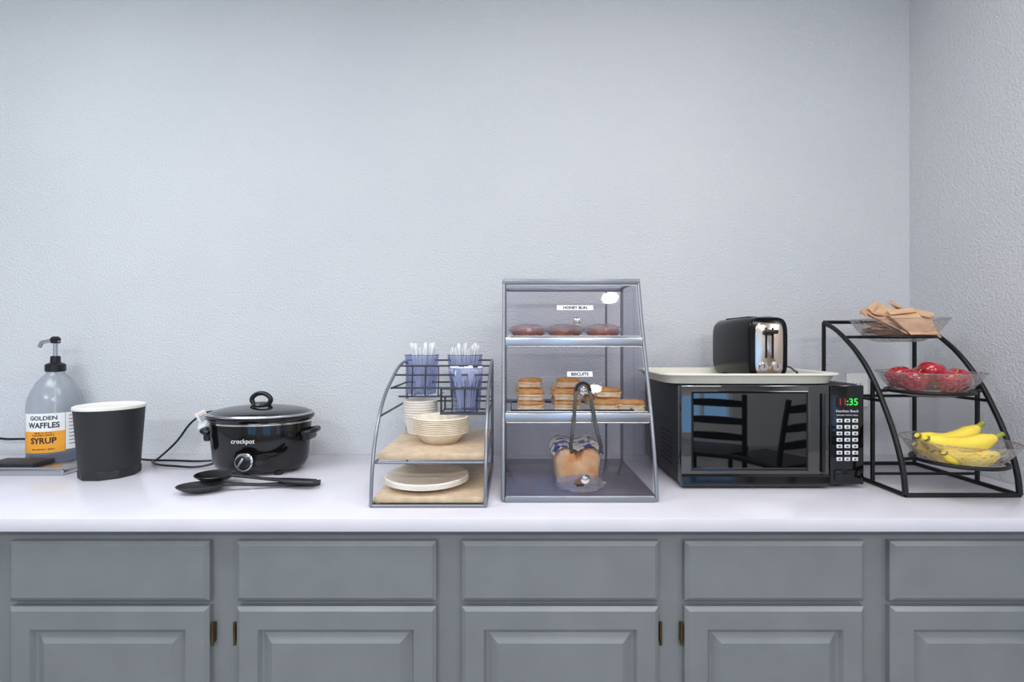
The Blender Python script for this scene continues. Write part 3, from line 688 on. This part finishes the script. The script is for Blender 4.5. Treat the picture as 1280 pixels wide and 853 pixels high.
def packet(x,d,z,w,l,rot):
    eb = empty('paper_packet', P(x,d,z)); eb.rotation_euler = rot
    bm = bmesh.new(); nx, ny = 5, 7; g=[]
    ph = random.uniform(0,3)
    for i in range(nx+1):
        g.append([bm.verts.new(((i/nx-0.5)*w, (j/ny-0.5)*l, 0.004*math.sin(3*i/nx+2.2*j/ny+ph)+random.uniform(-.0006,.0006))) for j in range(ny+1)])
    for i in range(nx):
        for j in range(ny): bm.faces.new((g[i][j],g[i+1][j],g[i+1][j+1],g[i][j+1]))
    ret = bmesh.ops.extrude_face_region(bm, geom=bm.faces[:])
    bmesh.ops.translate(bm, verts=[v for v in ret['geom'] if isinstance(v,bmesh.types.BMVert)], vec=(0,0,0.003))
    finish('sleeve', bm, M['kraft'], eb, smooth=True)
    box('fold', (w*0.96,l*0.16,0.0016), (0,l*0.40,0.0065), M['kraft'], eb, 0.0004, rot=(0.12,0,0))
for (dx,dy,dz,w_,l_,r_) in [(-0.03,0.0,0.028,0.07,0.12,(0.1,0.1,1.4)),(0.03,-0.01,0.030,0.07,0.12,(0.0,-0.1,1.1)),(0.0,0.02,0.040,0.07,0.13,(0.15,0.0,1.9)),
        (-0.04,-0.03,0.052,0.07,0.12,(0.6,0.10,0.5)),(0.040,-0.035,0.053,0.07,0.12,(0.6,0.25,-0.3)),(0.0,-0.050,0.056,0.075,0.12,(0.65,-0.10,-0.1)),
        (-0.02,0.01,0.080,0.065,0.11,(0.6,-0.40,0.6)),(0.030,0.01,0.076,0.065,0.12,(0.7,0.40,0.2)),(-0.055,0.0,0.060,0.06,0.11,(0.6,-0.25,0.9)),(0.055,-0.01,0.060,0.06,0.11,(0.6,0.30,-0.6))]:
    packet(FXB+dx, dp+dy, zp+dz, w_, l_, r_)

# ------------------------------------------------------------ dining chairs behind the photographer
def chair(x, y, rz):
    e = empty('dining_chair', (x,y,0), rz)
    m = M['chairwood']
    for s in (-1,1):
        tube('back_post', [(s*0.19,0.0,0.014),(s*0.19,-0.01,0.45),(s*0.19,0.02,0.70),(s*0.19,0.06,0.92)], 0.018, m, e)
        tube('front_leg', [(s*0.19,-0.40,0.014),(s*0.19,-0.40,0.44)], 0.016, m, e, smooth=False)
        tube('side_stretcher', [(s*0.19,-0.40,0.2),(s*0.19,0.0,0.2)], 0.009, m, e, smooth=False)
    tube('front_stretcher', [(-0.19,-0.40,0.25),(0.19,-0.40,0.25)], 0.009, m, e, smooth=False)
    box('seat', (0.43,0.44,0.035), (0,-0.20,0.455), m, e, 0.012)
    for z, yy in ((0.60,0.003),(0.72,0.022),(0.85,0.043)):
        rr=[]
        for i in range(9):
            xx = -0.185+0.37*i/8; bow = 0.02*math.cos(pi*(i/8-0.5))
            rr.append([(xx,yy+bow-0.008,z-0.022),(xx,yy+bow+0.008,z-0.022),(xx,yy+bow+0.008,z+0.022+bow*0.6),(xx,yy+bow-0.008,z+0.022+bow*0.6)])
        loft('slat', rr, m, e, smooth=False)
chair(1.52,-2.75, 0.45)
chair(1.96,-2.45, -0.45)

# ------------------------------------------------------------ world and camera
wd = bpy.data.worlds.new('daylight'); scene.world = wd; wd.use_nodes = True
bg = wd.node_tree.nodes['Background']
bg.inputs[0].default_value = (0.30,0.60,1.0,1); bg.inputs[1].default_value = 2.4

cam = bpy.data.cameras.new('camera'); co = bpy.data.objects.new('camera', cam); scene.collection.objects.link(co)
co.location = (0, -WY, Z0+0.396); co.rotation_euler = (pi/2, 0, 0)
cam.sensor_width = 36; cam.lens = 36*617/1280; cam.clip_start = 0.01
scene.camera = co
